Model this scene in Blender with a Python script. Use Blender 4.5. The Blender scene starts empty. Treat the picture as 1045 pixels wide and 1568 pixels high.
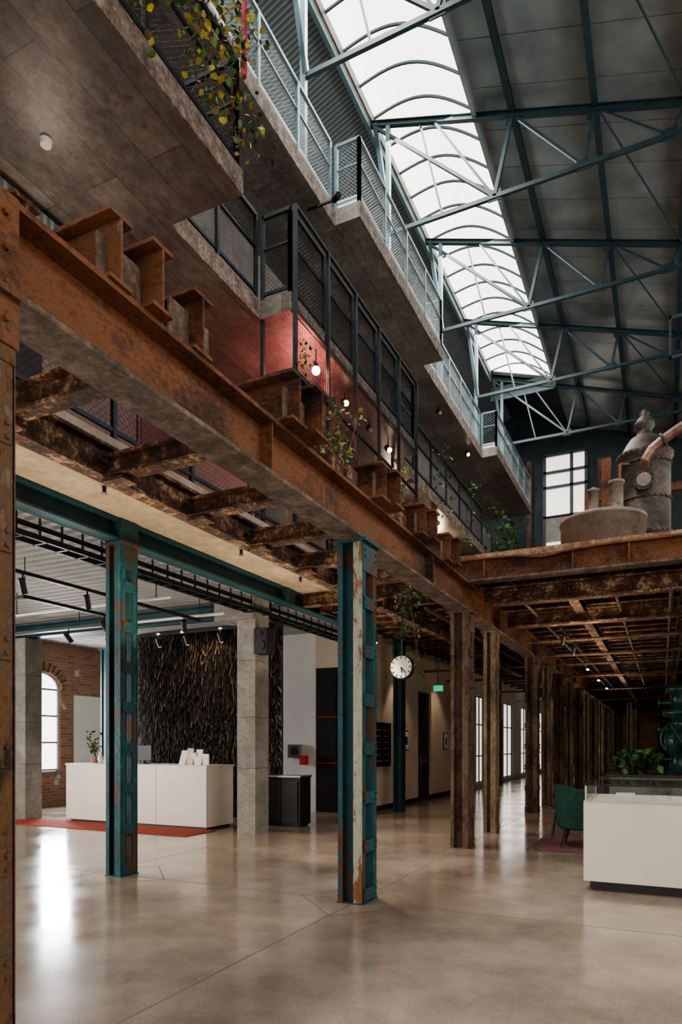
import bpy, math, random
from mathutils import Vector, Matrix
random.seed(7)
R=random.random
def U(a,b): return a+(b-a)*random.random()
TH=math.radians(25.6)

# ------------------------------------------------------------------ materials
def new_mat(name):
    m=bpy.data.materials.new(name); m.use_nodes=True
    nt=m.node_tree; b=nt.nodes['Principled BSDF']
    return m,nt,b
def N(nt,t,**kw):
    n=nt.nodes.new(t)
    for k,v in kw.items():
        if k in n.inputs: n.inputs[k].default_value=v
        else: setattr(n,k,v)
    return n
def ramp(nt,stops):
    r=nt.nodes.new('ShaderNodeValToRGB')
    e=r.color_ramp.elements
    while len(e)>1: e.remove(e[0])
    e[0].position=stops[0][0]; e[0].color=(*stops[0][1],1)
    for p,c in stops[1:]:
        x=e.new(p); x.color=(*c,1)
    return r
def coords(nt,scale=(1,1,1)):
    mp=nt.nodes.new('ShaderNodeMapping')
    mp.inputs['Scale'].default_value=scale
    g=nt.nodes.new('ShaderNodeNewGeometry')
    nt.links.new(g.outputs['Position'],mp.inputs['Vector'])
    return mp.outputs['Vector']
def mat_plain(name,col,rough=.5,metal=0,var=0.08,scale=8,spec=.5):
    m,nt,b=new_mat(name)
    v=coords(nt); n=N(nt,'ShaderNodeTexNoise',Scale=scale,Detail=5.0); nt.links.new(v,n.inputs['Vector'])
    lo=tuple(max(0,c*(1-var*2)) for c in col); hi=tuple(min(1,c*(1+var*2)) for c in col)
    r=ramp(nt,[(.3,lo),(.7,hi)]); nt.links.new(n.outputs['Fac'],r.inputs['Fac'])
    nt.links.new(r.outputs['Color'],b.inputs['Base Color'])
    b.inputs['Roughness'].default_value=rough; b.inputs['Metallic'].default_value=metal
    b.inputs['Specular IOR Level'].default_value=spec
    return m
def mat_layers(name,stops,scale=3,detail=10,rough=.8,bump=.4,stretch=(1,1,1),metal=0,bscale=25,spec=.4,dist=.02,fine=.5,boards=False):
    m,nt,b=new_mat(name)
    v=coords(nt,stretch)
    n=N(nt,'ShaderNodeTexNoise',Scale=scale,Detail=float(detail),Roughness=.65); nt.links.new(v,n.inputs['Vector'])
    n2=N(nt,'ShaderNodeTexNoise',Scale=bscale,Detail=8.0,Roughness=.7); nt.links.new(v,n2.inputs['Vector'])
    mx=N(nt,'ShaderNodeMath',operation='MULTIPLY_ADD'); nt.links.new(n2.outputs['Fac'],mx.inputs[0]); mx.inputs[1].default_value=fine; 
    sub=N(nt,'ShaderNodeMath',operation='SUBTRACT'); nt.links.new(n.outputs['Fac'],sub.inputs[0]); sub.inputs[1].default_value=fine*.5
    nt.links.new(sub.outputs[0],mx.inputs[2])
    r=ramp(nt,stops); nt.links.new(mx.outputs[0],r.inputs['Fac'])
    colout=r.outputs['Color']; hout=mx.outputs[0]
    if boards:
        g=nt.nodes.new('ShaderNodeNewGeometry')
        br=N(nt,'ShaderNodeTexBrick',Scale=1.0)
        br.inputs['Color1'].default_value=(.78,.78,.78,1); br.inputs['Color2'].default_value=(1.15,1.14,1.12,1); br.inputs['Mortar'].default_value=(.45,.45,.45,1)
        br.inputs['Brick Width'].default_value=2.6; br.inputs['Row Height'].default_value=.42; br.inputs['Mortar Size'].default_value=.007
        s=N(nt,'ShaderNodeSeparateXYZ'); c=N(nt,'ShaderNodeCombineXYZ'); nt.links.new(g.outputs['Position'],s.inputs[0])
        nt.links.new(s.outputs['Y'],c.inputs['X']); nt.links.new(s.outputs['X'],c.inputs['Y']); nt.links.new(c.outputs[0],br.inputs['Vector'])
        ml=N(nt,'ShaderNodeMixRGB',blend_type='MULTIPLY'); ml.inputs['Fac'].default_value=.85
        nt.links.new(colout,ml.inputs['Color1']); nt.links.new(br.outputs['Color'],ml.inputs['Color2']); colout=ml.outputs[0]
        n4=N(nt,'ShaderNodeTexNoise',Scale=11.0,Detail=10.0,Roughness=.75); nt.links.new(g.outputs['Position'],n4.inputs['Vector'])
        n5=N(nt,'ShaderNodeTexNoise',Scale=.8,Detail=3.0); nt.links.new(g.outputs['Position'],n5.inputs['Vector'])
        mm=N(nt,'ShaderNodeMath',operation='MULTIPLY'); nt.links.new(n4.outputs['Fac'],mm.inputs[0]); nt.links.new(n5.outputs['Fac'],mm.inputs[1])
        r4=ramp(nt,[(.34,(0,0,0)),(.38,(.55,.55,.55))]); nt.links.new(mm.outputs[0],r4.inputs['Fac'])
        m4=N(nt,'ShaderNodeMixRGB'); nt.links.new(r4.outputs['Color'],m4.inputs['Fac']); nt.links.new(colout,m4.inputs['Color1']); m4.inputs['Color2'].default_value=(.06,.05,.043,1); colout=m4.outputs[0]
    nt.links.new(colout,b.inputs['Base Color'])
    bp=N(nt,'ShaderNodeBump',Strength=bump,Distance=dist); nt.links.new(hout,bp.inputs['Height'])
    nt.links.new(bp.outputs['Normal'],b.inputs['Normal'])
    b.inputs['Roughness'].default_value=rough; b.inputs['Metallic'].default_value=metal
    b.inputs['Specular IOR Level'].default_value=spec
    return m
def mat_emit(name,col,s):
    m,nt,b=new_mat(name)
    b.inputs['Base Color'].default_value=(*col,1)
    b.inputs['Emission Color'].default_value=(*col,1); b.inputs['Emission Strength'].default_value=s
    return m
def mat_brick(name,c1,c2,mort,plane='YZ',scale=1.0,paint=None,lo=.45,hi=.52):
    m,nt,b=new_mat(name)
    g=nt.nodes.new('ShaderNodeNewGeometry'); s=N(nt,'ShaderNodeSeparateXYZ'); c=N(nt,'ShaderNodeCombineXYZ')
    nt.links.new(g.outputs['Position'],s.inputs[0])
    nt.links.new(s.outputs['Y' if plane=='YZ' else 'X'],c.inputs['X']); nt.links.new(s.outputs['Z'],c.inputs['Y'])
    br=N(nt,'ShaderNodeTexBrick',Scale=scale)
    br.inputs['Color1'].default_value=(*c1,1); br.inputs['Color2'].default_value=(*c2,1); br.inputs['Mortar'].default_value=(*mort,1)
    br.inputs['Brick Width'].default_value=.25; br.inputs['Row Height'].default_value=.075; br.inputs['Mortar Size'].default_value=.008
    nt.links.new(c.outputs[0],br.inputs['Vector'])
    n=N(nt,'ShaderNodeTexNoise',Scale=1.6,Detail=8.0); nt.links.new(g.outputs['Position'],n.inputs['Vector'])
    mx=N(nt,'ShaderNodeMixRGB'); r=ramp(nt,[(lo,(0,0,0)),(hi,(1,1,1))]); nt.links.new(n.outputs['Fac'],r.inputs['Fac'])
    nt.links.new(r.outputs['Color'],mx.inputs['Fac']); nt.links.new(br.outputs['Color'],mx.inputs['Color1'])
    mx.inputs['Color2'].default_value=(*(paint or c2),1)
    nt.links.new(mx.outputs[0],b.inputs['Base Color'])
    bp=N(nt,'ShaderNodeBump',Strength=.6,Distance=.01,invert=True); nt.links.new(br.outputs['Fac'],bp.inputs['Height']); nt.links.new(bp.outputs['Normal'],b.inputs['Normal'])
    b.inputs['Roughness'].default_value=.9
    return m

M={}
M['rust']=mat_layers('rust_steel',[(.24,(.018,.012,.010)),(.39,(.060,.030,.019)),(.50,(.135,.055,.024)),(.60,(.215,.088,.034)),(.68,(.11,.060,.036)),(.78,(.22,.16,.115))],scale=1.7,rough=.72,bump=.6,fine=.8,stretch=(1,.7,1.3))
M['rustdark']=mat_layers('rust_dark',[(.3,(.018,.012,.010)),(.46,(.055,.028,.018)),(.56,(.13,.062,.03)),(.64,(.28,.19,.12)),(.78,(.40,.30,.20))],scale=4.5,rough=.85,bump=.8,fine=.8)
M['rustflange']=mat_layers('rust_flange',[(.3,(.05,.038,.030)),(.5,(.12,.088,.066)),(.62,(.20,.145,.105)),(.75,(.28,.21,.15))],scale=5,rough=.8,bump=.5,fine=.7)
M['rustcol']=mat_layers('rust_column',[(.30,(.03,.02,.016)),(.46,(.085,.052,.036)),(.58,(.155,.105,.075)),(.66,(.10,.045,.025)),(.78,(.34,.27,.20))],scale=4,rough=.85,bump=.6,stretch=(1,1,.5),fine=.7)
M['rustor']=mat_layers('rust_grey_brown_column',[(.28,(.03,.02,.015)),(.40,(.08,.05,.035)),(.50,(.18,.09,.035)),(.58,(.09,.07,.055)),(.75,(.27,.16,.08))],scale=5,rough=.8,bump=.7,stretch=(1,1,.5),fine=.8)
M['wood']=mat_layers('peeling_beige_column',[(.3,(.07,.045,.03)),(.5,(.19,.135,.085)),(.7,(.34,.26,.17))],scale=4,rough=.85,bump=.5,stretch=(1,1,.4),fine=.7)
M['teal']=mat_layers('teal_peeling_paint',[(.28,(.08,.03,.015)),(.41,(.12,.055,.028)),(.432,(.010,.06,.072)),(.6,(.014,.095,.11)),(.76,(.04,.16,.16))],scale=3.4,rough=.5,bump=.4,stretch=(1,1,.6),fine=.8)
M['tealpale']=mat_layers('teal_pale_worn_paint',[(.30,(.20,.08,.03)),(.42,(.26,.12,.06)),(.46,(.32,.34,.27)),(.6,(.46,.45,.36)),(.74,(.05,.22,.22))],scale=3,rough=.55,bump=.35,stretch=(1,1,.4),fine=.7)
M['tealclean']=mat_layers('teal_beam_paint',[(.3,(.02,.025,.025)),(.42,(.010,.045,.055)),(.7,(.014,.072,.085))],scale=3,rough=.55,bump=.2)
M['truss']=mat_plain('dark_teal_truss_paint',(.014,.038,.047),.5,0,.12,5)
M['bluerail']=mat_plain('pale_blue_rail_paint',(.085,.15,.165),.45,0,.12,5)
M['bluemesh']=mat_plain('galvanised_mesh',(.28,.34,.36),.45,.3,.05)
M['black']=mat_plain('black_steel',(.012,.014,.018),.45,.2,.1)
M['blackrail']=mat_plain('blackened_rail_steel',(.013,.022,.029),.5,.2,.15)
M['magenta']=mat_plain('magenta_paint',(.42,.03,.10),.5)
M['whitepaint']=mat_plain('white_paint',(.72,.70,.66),.6,0,.02,3)
M['whitelac']=mat_plain('white_lacquer',(.72,.66,.59),.45,0,.015,2)
M['beige']=mat_plain('cream_wall_paint',(.56,.48,.39),.8,0,.05,1.5)
M['darkdoor']=mat_plain('dark_door_paint',(.018,.013,.016),.4)
M['red']=mat_plain('red_paint',(.45,.03,.02),.5)
M['redmat']=mat_plain('red_carpet',(.30,.045,.025),.95,0,.12,30)
M['chrome']=mat_plain('brushed_steel',(.5,.48,.45),.3,1)
M['still']=mat_layers('weathered_still_metal',[(.3,(.03,.028,.027)),(.5,(.075,.064,.056)),(.62,(.13,.095,.065)),(.72,(.20,.11,.05)),(.85,(.26,.2,.14))],scale=4,rough=.55,bump=.3,metal=.4,fine=.8)
M['tank']=mat_layers('grey_tank_paint',[(.3,(.10,.075,.055)),(.45,(.19,.16,.135)),(.65,(.26,.22,.19)),(.8,(.20,.11,.06))],scale=3,rough=.55,bump=.15,fine=.6)
M['copperpipe']=mat_plain('dull_copper',(.20,.12,.085),.45,.6,.25)
M['green']=mat_plain('green_velvet',(.004,.045,.03),.8,0,.2,12)
M['machine']=mat_plain('dark_green_enamel',(.012,.05,.042),.35,.2,.3,9)
M['leaf']=mat_plain('green_leaf',(.055,.14,.02),.55,0,.4,3)
M['leafy']=mat_plain('yellow_leaf',(.30,.24,.03),.55,0,.3,3)
M['leafd']=mat_plain('dark_green_leaf',(.018,.07,.02),.5,0,.3,5)
M['stem']=mat_plain('brown_stem',(.12,.07,.03),.8)
M['terracotta']=mat_plain('clay_pot',(.30,.20,.14),.8)
M['skyglass']=mat_emit('milky_skylight_glazing',(1.0,.96,.90),2.6)
M['winglass']=mat_emit('daylit_window_pane',(.95,.97,1.0),3.0)
M['farglass']=mat_emit('frosted_window_pane',(1,.93,.84),1.0)
M['bulb']=mat_emit('warm_lamp_lens',(1.0,.72,.42),22)
M['redbulb']=mat_emit('red_lamp_bulb',(1.0,.40,.25),90)
M['exit']=mat_emit('exit_sign_green',(.05,.75,.45),.6)
M['clockface']=mat_emit('clock_face_white',(.6,.58,.50),.03)
M['roofr']=mat_plain('roof_panel_grey',(.23,.265,.27),.33,.15,.16,1.2)
M['roofdark']=mat_plain('end_wall_dark_teal',(.02,.03,.034),.7,0,.2,2)
M['concdark']=mat_layers('board_marked_concrete',[(.25,(.075,.068,.060)),(.45,(.13,.118,.105)),(.6,(.185,.168,.15)),(.75,(.27,.245,.22))],scale=1.3,rough=.40,bump=.25,bscale=12,fine=.75,stretch=(1,.6,1),spec=.5,boards=True)
M['conc']=mat_layers('raw_concrete',[(.25,(.16,.145,.13)),(.5,(.25,.235,.21)),(.75,(.37,.345,.31))],scale=2.5,rough=.8,bump=.25,bscale=18,fine=.7)
M['concedge']=mat_layers('spalled_concrete_edge',[(.3,(.06,.045,.035)),(.5,(.16,.125,.10)),(.7,(.32,.26,.21))],scale=7,rough=.9,bump=.7,fine=.8)
M['concwarm']=mat_layers('warm_soffit_concrete',[(.25,(.22,.175,.125)),(.5,(.36,.295,.22)),(.75,(.47,.40,.31))],scale=1.6,rough=.85,bump=.2,bscale=10,fine=.7)
M['ceilgrey']=mat_plain('grey_corrugated_ceiling',(.28,.27,.25),.7,0,.06,2)
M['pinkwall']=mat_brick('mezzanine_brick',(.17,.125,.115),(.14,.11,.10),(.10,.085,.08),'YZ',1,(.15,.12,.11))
M['brick']=mat_brick('old_brick_left',(.26,.11,.06),(.36,.19,.12),(.30,.26,.22),'YZ',1,(.50,.46,.40),.60,.64)
M['brickx']=mat_brick('old_brick_end',(.30,.12,.06),(.42,.22,.10),(.35,.28,.20),'XZ',1,(.45,.26,.12))
M['jack']=mat_layers('jack_arch_brick_ceiling',[(.3,(.10,.055,.035)),(.5,(.25,.145,.085)),(.7,(.46,.34,.22))],scale=5,rough=.9,bump=.4,fine=.7)
m,nt,b=new_mat('clear_display_glass'); b.inputs['Base Color'].default_value=(.9,.95,.95,1); b.inputs['Transmission Weight'].default_value=1; b.inputs['Roughness'].default_value=.02; b.inputs['IOR'].default_value=1.1; M['glass']=m
m,nt,b=new_mat('dark_wood_shingle')
g=nt.nodes.new('ShaderNodeNewGeometry'); r=ramp(nt,[(0,(.010,.009,.009)),(.55,(.026,.021,.018)),(.85,(.07,.052,.038)),(1,(.22,.165,.10))])
nt.links.new(g.outputs['Random Per Island'],r.inputs['Fac']); nt.links.new(r.outputs['Color'],b.inputs['Base Color']); b.inputs['Roughness'].default_value=.4; M['shingle']=m
m,nt,b=new_mat('corrugated_perforated_sheet')
g=nt.nodes.new('ShaderNodeNewGeometry'); mp=nt.nodes.new('ShaderNodeMapping'); nt.links.new(g.outputs['Position'],mp.inputs['Vector'])
w=N(nt,'ShaderNodeTexWave',Scale=3.2); w.bands_direction='Y'; nt.links.new(mp.outputs[0],w.inputs['Vector'])
r=ramp(nt,[(0,(.09,.11,.115)),(1,(.22,.25,.255))]); nt.links.new(w.outputs['Fac'],r.inputs['Fac']); nt.links.new(r.outputs['Color'],b.inputs['Base Color'])
bp=N(nt,'ShaderNodeBump',Strength=.7,Distance=.03); nt.links.new(w.outputs['Fac'],bp.inputs['Height']); nt.links.new(bp.outputs['Normal'],b.inputs['Normal'])
b.inputs['Roughness'].default_value=.5; b.inputs['Metallic'].default_value=.3; M['corr']=m
m,nt,b=new_mat('persian_rug')
g=nt.nodes.new('ShaderNodeNewGeometry'); v=N(nt,'ShaderNodeTexVoronoi',Scale=9.0); nt.links.new(g.outputs['Position'],v.inputs['Vector'])
r=ramp(nt,[(0,(.35,.28,.2)),(.25,(.24,.06,.04)),(.5,(.05,.06,.09)),(.7,(.22,.05,.04))]); nt.links.new(v.outputs['Distance'],r.inputs['Fac']); nt.links.new(r.outputs['Color'],b.inputs['Base Color']); b.inputs['Roughness'].default_value=.95; M['rug']=m
# floor
m,nt,b=new_mat('polished_concrete_floor')
v=coords(nt)
n=N(nt,'ShaderNodeTexNoise',Scale=.8,Detail=10.0,Roughness=.68); nt.links.new(v,n.inputs['Vector'])
r=ramp(nt,[(.3,(.165,.128,.103)),(.5,(.275,.222,.18)),(.7,(.39,.325,.27))]); nt.links.new(n.outputs['Fac'],r.inputs['Fac'])
n2=N(nt,'ShaderNodeTexNoise',Scale=60.0,Detail=4.0); nt.links.new(v,n2.inputs['Vector'])
mx=N(nt,'ShaderNodeMixRGB',blend_type='OVERLAY'); mx.inputs['Fac'].default_value=.3; nt.links.new(r.outputs['Color'],mx.inputs['Color1']); nt.links.new(n2.outputs['Fac'],mx.inputs['Color2'])
nt.links.new(mx.outputs[0],b.inputs['Base Color'])
n3=N(nt,'ShaderNodeTexNoise',Scale=1.3,Detail=6.0); nt.links.new(v,n3.inputs['Vector'])
mr=N(nt,'ShaderNodeMapRange'); mr.inputs['From Min'].default_value=.3; mr.inputs['From Max'].default_value=.7; mr.inputs['To Min'].default_value=.09; mr.inputs['To Max'].default_value=.23
nt.links.new(n3.outputs['Fac'],mr.inputs['Value']); nt.links.new(mr.outputs[0],b.inputs['Roughness'])
b.inputs['Specular IOR Level'].default_value=1.0
M['floor']=m
M['joint']=mat_plain('floor_joint_filler',(.10,.08,.07),.6)

# ------------------------------------------------------------------ mesh builder
class MB:
    def __init__(s): s.v=[];s.f=[];s.m=[];s.mats=[];s.sm=[]
    def mi(s,k):
        if k not in s.mats: s.mats.append(k)
        return s.mats.index(k)
    def add(s,vs,fs,k,smooth=False):
        o=len(s.v); s.v+= [tuple(p) for p in vs]; i=s.mi(k)
        for f in fs: s.f.append(tuple(o+a for a in f)); s.m.append(i); s.sm.append(smooth)
    def box(s,x0,x1,y0,y1,z0,z1,k):
        s.add([(x0,y0,z0),(x1,y0,z0),(x1,y1,z0),(x0,y1,z0),(x0,y0,z1),(x1,y0,z1),(x1,y1,z1),(x0,y1,z1)],
              [(0,3,2,1),(4,5,6,7),(0,1,5,4),(1,2,6,5),(2,3,7,6),(3,0,4,7)],k)
    def obox(s,c,a,b,d,k):
        c=Vector(c);a=Vector(a);b=Vector(b);d=Vector(d)
        P=[c-a-b-d,c+a-b-d,c+a+b-d,c-a+b-d,c-a-b+d,c+a-b+d,c+a+b+d,c-a+b+d]
        s.add(P,[(0,3,2,1),(4,5,6,7),(0,1,5,4),(1,2,6,5),(2,3,7,6),(3,0,4,7)],k)
    def frame(s,p,q,up=(0,0,1)):
        p=Vector(p);q=Vector(q);d=(q-p).normalized();up=Vector(up)
        if abs(d.dot(up))>.98: up=Vector((0,1,0))
        sd=d.cross(up).normalized(); u=sd.cross(d).normalized()
        return p,q,d,sd,u
    def bar(s,p,q,w,h,k,up=(0,0,1)):
        p,q,d,sd,u=s.frame(p,q,up); s.obox((p+q)/2,(q-p)/2,sd*w/2,u*h/2,k)
    def ibeam(s,p,q,w,h,k,tf=.02,tw=.012,up=(0,0,1),kf=None):
        p,q,d,sd,u=s.frame(p,q,up); c=(p+q)/2;a=(q-p)/2;kf=kf or k
        s.obox(c+u*(h/2-tf/2),a,sd*w/2,u*tf/2,k); s.obox(c-u*(h/2-tf/2),a,sd*w/2,u*tf/2,kf)
        s.obox(c,a,sd*tw/2,u*(h/2-tf),k)
    def cyl(s,p,q,r,k,n=10,r2=None,cap=True):
        p,q,d,sd,u=s.frame(p,q); r2=r if r2 is None else r2
        vs=[];
        for i in range(n):
            t=2*math.pi*i/n; o=sd*math.cos(t)+u*math.sin(t); vs.append(p+o*r); vs.append(q+o*r2)
        fs=[(2*i,2*((i+1)%n),2*((i+1)%n)+1,2*i+1) for i in range(n)]
        s.add(vs,fs,k,n>6)
        if cap: s.add([vs[2*i] for i in range(n)],[tuple(range(n-1,-1,-1))],k); s.add([vs[2*i+1] for i in range(n)],[tuple(range(n))],k)
    def tube(s,pts,r,k,n=8):
        for a,b in zip(pts[:-1],pts[1:]): s.cyl(a,b,r,k,n)
    def wire(s,p,q,r,k): s.cyl(p,q,r,k,3,cap=False)
    def lathe(s,c,prof,k,n=28):
        vs=[];fs=[]
        for (r,z) in prof:
            for i in range(n):
                t=2*math.pi*i/n; vs.append((c[0]+r*math.cos(t),c[1]+r*math.sin(t),c[2]+z))
        for j in range(len(prof)-1):
            for i in range(n): fs.append((j*n+i,j*n+(i+1)%n,(j+1)*n+(i+1)%n,(j+1)*n+i))
        s.add(vs,fs,k,True)
    def sphere(s,c,r,k,n=12):
        s.lathe(c,[(max(.0005,r*math.sin(math.pi*j/n)),-r*math.cos(math.pi*j/n)) for j in range(n+1)],k,n*2)
    def build(s,name,origin=None,loc=None,parent=None):
        me=bpy.data.meshes.new(name)
        if origin is None:
            xs=[p[0] for p in s.v];ys=[p[1] for p in s.v];zs=[p[2] for p in s.v]
            origin=((min(xs)+max(xs))/2,(min(ys)+max(ys))/2,min(zs))
        me.from_pydata([(x-origin[0],y-origin[1],z-origin[2]) for x,y,z in s.v],[],s.f)
        for k in s.mats: me.materials.append(M[k])
        me.polygons.foreach_set('material_index',s.m); me.polygons.foreach_set('use_smooth',s.sm)
        me.update()
        o=bpy.data.objects.new(name,me); bpy.context.collection.objects.link(o); o.location=loc or origin
        if parent: o.parent=parent
        return o
def inst(o,loc,name=None,rot=0):
    c=bpy.data.objects.new(name or o.name.split('.')[0],o.data); bpy.context.collection.objects.link(c); c.location=loc; c.rotation_euler=(0,0,rot); return c

def leaves(mb,pts,n,spread,size,keys):
    for _ in range(n):
        c=Vector(random.choice(pts))+Vector((U(-1,1),U(-1,1),U(-1,1)))*spread
        d=Vector((U(-1,1),U(-1,1),U(-1.2,.4))).normalized(); sd=d.cross(Vector((U(-1,1),U(-1,1),U(-1,1)))).normalized(); nn=d.cross(sd)
        L=size*U(.6,1.3); W=L*.38
        P=[c,c+d*L*.35+sd*W+nn*L*.08,c+d*L*.75+sd*W*.7,c+d*L,c+d*L*.75-sd*W*.7,c+d*L*.35-sd*W+nn*L*.08]
        mb.add(P,[(0,1,2,3),(0,3,4,5)],random.choice(keys))

def railing(name,path,z,h,kf,km,post=1.15,mesh=.055,mid=True,wire=.0022,pw=.045,kick=None):
    mb=MB()
    for (x0,y0),(x1,y1) in zip(path[:-1],path[1:]):
        a=Vector((x0,y0,z));b=Vector((x1,y1,z)); L=(b-a).length; d=(b-a)/L; up=Vector((0,0,1))
        n=max(1,round(L/post))
        for i in range(n+1):
            p=a+d*(L*i/n); mb.bar(p-up*.0,p+up*h,pw,pw,kf)
        mb.bar(a+up*h,b+up*h,.05,.05,kf); mb.bar(a+up*.1,b+up*.1,.03,.04,kf)
        if mid: mb.bar(a+up*(h*.62),b+up*(h*.62),.03,.03,kf)
        if kick: mb.bar(a+up*.08,b+up*.08,.02,.14,kick)
        H=h-.1
        def clip(c,sg):
            u0,v0,u1,v1=(c,0,c+H,H) if sg>0 else (c+H,0,c,H)
            du=u1-u0; ts=0;te=1
            for lim,s in ((0,1),(L,-1)):
                f0=(u0-lim)*s; f1=(u1-lim)*s
                if f0<0 and f1<0: return None
                if f0<0: ts=max(ts,f0/(f0-f1))
                elif f1<0: te=min(te,f0/(f0-f1))
            if te<=ts: return None
            return (u0+du*ts,v0+(v1-v0)*ts,u0+du*te,v0+(v1-v0)*te)
        c=-H
        while c<L:
            for sg in (1,-1):
                r=clip(c,sg)
                if r: mb.wire(a+d*r[0]+up*(.1+r[1]),a+d*r[2]+up*(.1+r[3]),wire,km)
            c+=mesh
    return mb.build(name)

# ------------------------------------------------------------------ floor
mb=MB()
mb.box(-13.7,7.2,-6,62,-.2,0,'floor')
for x in (-13,-6.0,-2.65,4.8): mb.box(x-.005,x+.005,-6,60,-.001,.0008,'joint')
for y in (-1.6,5.9,13.4,20.9): mb.box(-13.5,7,y-.005,y+.005,-.001,.0008,'joint')
for (x,y) in ((-2.65,5.9),(-5.63,5.9)):
    D=.62; P=[(x-D,y),(x,y-D),(x+D,y),(x,y+D)]
    for i in range(4):
        a=P[i];b=P[(i+1)%4]; mb.bar((a[0],a[1],.0004),(b[0],b[1],.0004),.010,.001,'joint')
mb.build('floor')

# ------------------------------------------------------------------ columns
def column_mesh(h,k,k2,w=.25,dp=.34,solid=False):
    mb=MB(); t=.014
    for sy in (-1,1):
        yw=sy*(dp/2-.085)
        mb.box(-w/2,w/2,yw-t/2,yw+t/2,0,h,k)
        for sx in (-1,1):
            mb.box(sx*w/2-(t if sx>0 else 0),sx*w/2+(0 if sx>0 else t),min(yw,sy*dp/2),max(yw,sy*dp/2),0,h,k)
            lw=.09 if (sx>0 and sy<0) else .05
            mb.box(sx*(w/2)-(lw if sx>0 else 0),sx*(w/2)+(0 if sx>0 else lw),sy*dp/2-.007,sy*dp/2+.007,0,h,k2 if sx>0 and sy<0 else k)
    if solid:
        for sx in (-1,1): mb.box(sx*w/2-.02,sx*w/2+.004,-dp/2+.02,dp/2-.02,0,h,k)
    z=.02; 
    while z<h-.1:
        hh=.12
        for sx in (-1,1):
            mb.box(sx*w/2-.004+(sx*.008),sx*w/2+.004+(sx*.008),-dp/2+.02,dp/2-.02,z,z+hh,k)
            for ry in (-dp/2+.045,dp/2-.045):
                for rz in (z+.03,z+.09): mb.cyl((sx*(w/2+.01),ry,rz),(sx*(w/2+.024),ry,rz),.012,k,6)
        z+=.46
    mb.box(-w/2-.012,w/2+.012,-dp/2-.012,dp/2+.012,0,.012,k)
    mb.box(-w/2-.05,w/2+.05,-dp/2-.03,dp/2+.03,h-.03,h,k)
    for sx in (-1,1):
        mb.box(sx*w/2-.01,sx*w/2+.01,-dp/2,dp/2,h-.3,h-.02,k)
    return mb
HB=3.43
c=column_mesh(HB,'rustor','rustor',.26,.34,True).build('riveted_steel_column',(0,0,0),(-2.66,1.84,0))
c=column_mesh(HB,'teal','tealpale').build('riveted_steel_column',(0,0,0),(-2.66,5.92,0))
c=column_mesh(3.8,'teal','teal',.22,.26).build('riveted_steel_column',(0,0,0),(-5.63,5.9,0))
rc=column_mesh(HB,'rustcol','rustcol',.26,.32).build('riveted_steel_column',(0,0,0),(-2.65,9.65,0))
wc=column_mesh(HB,'wood','wood',.20,.24,True).build('riveted_steel_column',(0,0,0),(-2.65,11.5,0))
for i,y in enumerate((15.2,17.3,19.4,21.8,24.2,27,30,33.5,37,41,45,50)):
    inst(rc if i%2==0 else wc,(-2.6,y,0),'riveted_steel_column')
for y in (34,40,46): inst(wc,(-1.4,y,0),'riveted_steel_column')
tc=column_mesh(3.8,'tealclean','tealclean',.2,.24).build('riveted_steel_column',(0,0,0),(-5.35,14.2,0))
for p in ((-5.45,20.6,0),(-5.45,24.6,0),(-12.1,12.2,0)): inst(tc,p,'riveted_steel_column')

# ------------------------------------------------------------------ main rusty beam
mb=MB()
mb.ibeam((-2.65,-1,3.64),(-2.65,50,3.64),.26,.42,'rust',.03,.02,kf='rustflange')
y=0.4
while y<49:
    mb.box(-2.65-.11,-2.65+.11,y-.01,y+.01,3.46,3.82,'rust'); y+=3.76
mb.box(-2.53,-2.51,1.7,2.02,3.2,3.85,'rust')
for y in (1.75,1.85,1.95):
    for z in (3.3,3.45,3.6,3.75): mb.cyl((-2.51,y,z),(-2.49,y,z),.014,'rust',6)
mb.build('rusty_main_girder')
def stub(y,x0,x1,h=.34,w=.2,two=True):
    mb=MB()
    for dy in ((-.13,.13) if two else (0,)):
        mb.ibeam((x0,y+dy,3.852+h/2),(x1+(.05 if dy>0 else 0),y+dy,3.852+h/2),w,h,'rust',.022,.016)
    mb.box(x0+.12,x0+.14,y-.2,y+.2,3.87,3.84+h,'rust')
    # torn web plates and bolts
    mb.box(x1-.12,x1-.105,y-.19,y+.19,3.87,3.84+h*.8,'rustflange')
    for z in (3.95,4.05): mb.cyl((x1-.3,y-.16,z),(x1-.3,y-.12,z),.014,'rustflange',6)
    mb.build('cut_beam_stub')
stub(2.75,-3.05,-2.5,.36,.16); stub(3.3,-3.0,-2.5,.36,.18,False)
stub(4.45,-3.1,-2.4,.36,.22); stub(6.15,-3.1,-2.4,.34,.22); stub(7.35,-3.0,-2.4,.34,.2,True); stub(8.5,-3.0,-2.45,.34,.2,True)
mb=MB(); mb.ibeam((-4.52,-1,4.02),(-4.52,30,4.02),.16,.3,'rustdark',.03,.02); mb.build('rusty_edge_girder')
mb=MB()
for y in (1.1,2.2,3.35,4.5,5.65,6.8,7.95,9.05):
    mb.ibeam((-4.45,y,3.95),(-2.68,y,3.95),.15,.2,'rustdark',.022,.014)
    mb.box(-4.44,-4.2,y-.09,y+.09,3.8,3.83,'rustdark')
mb.build('rusty_cross_joists')
mb=MB(); mb.ibeam((-5.63,-1,3.93),(-5.63,13.3,3.93),.2,.24,'tealclean',.025,.015)
for y in (2.1,5.9,9.6): mb.box(-5.75,-5.51,y-.14,y+.14,3.8,4.05,'tealclean')
mb.build('teal_edge_beam')
mb=MB(); mb.ibeam((-13.4,9.65,3.8),(-6.7,9.65,3.8),.2,.26,'tealclean',.03,.015); mb.build('teal_cross_beam')
mb=MB()
xs=[-2.9+.35*i for i in range(29)]
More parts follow.
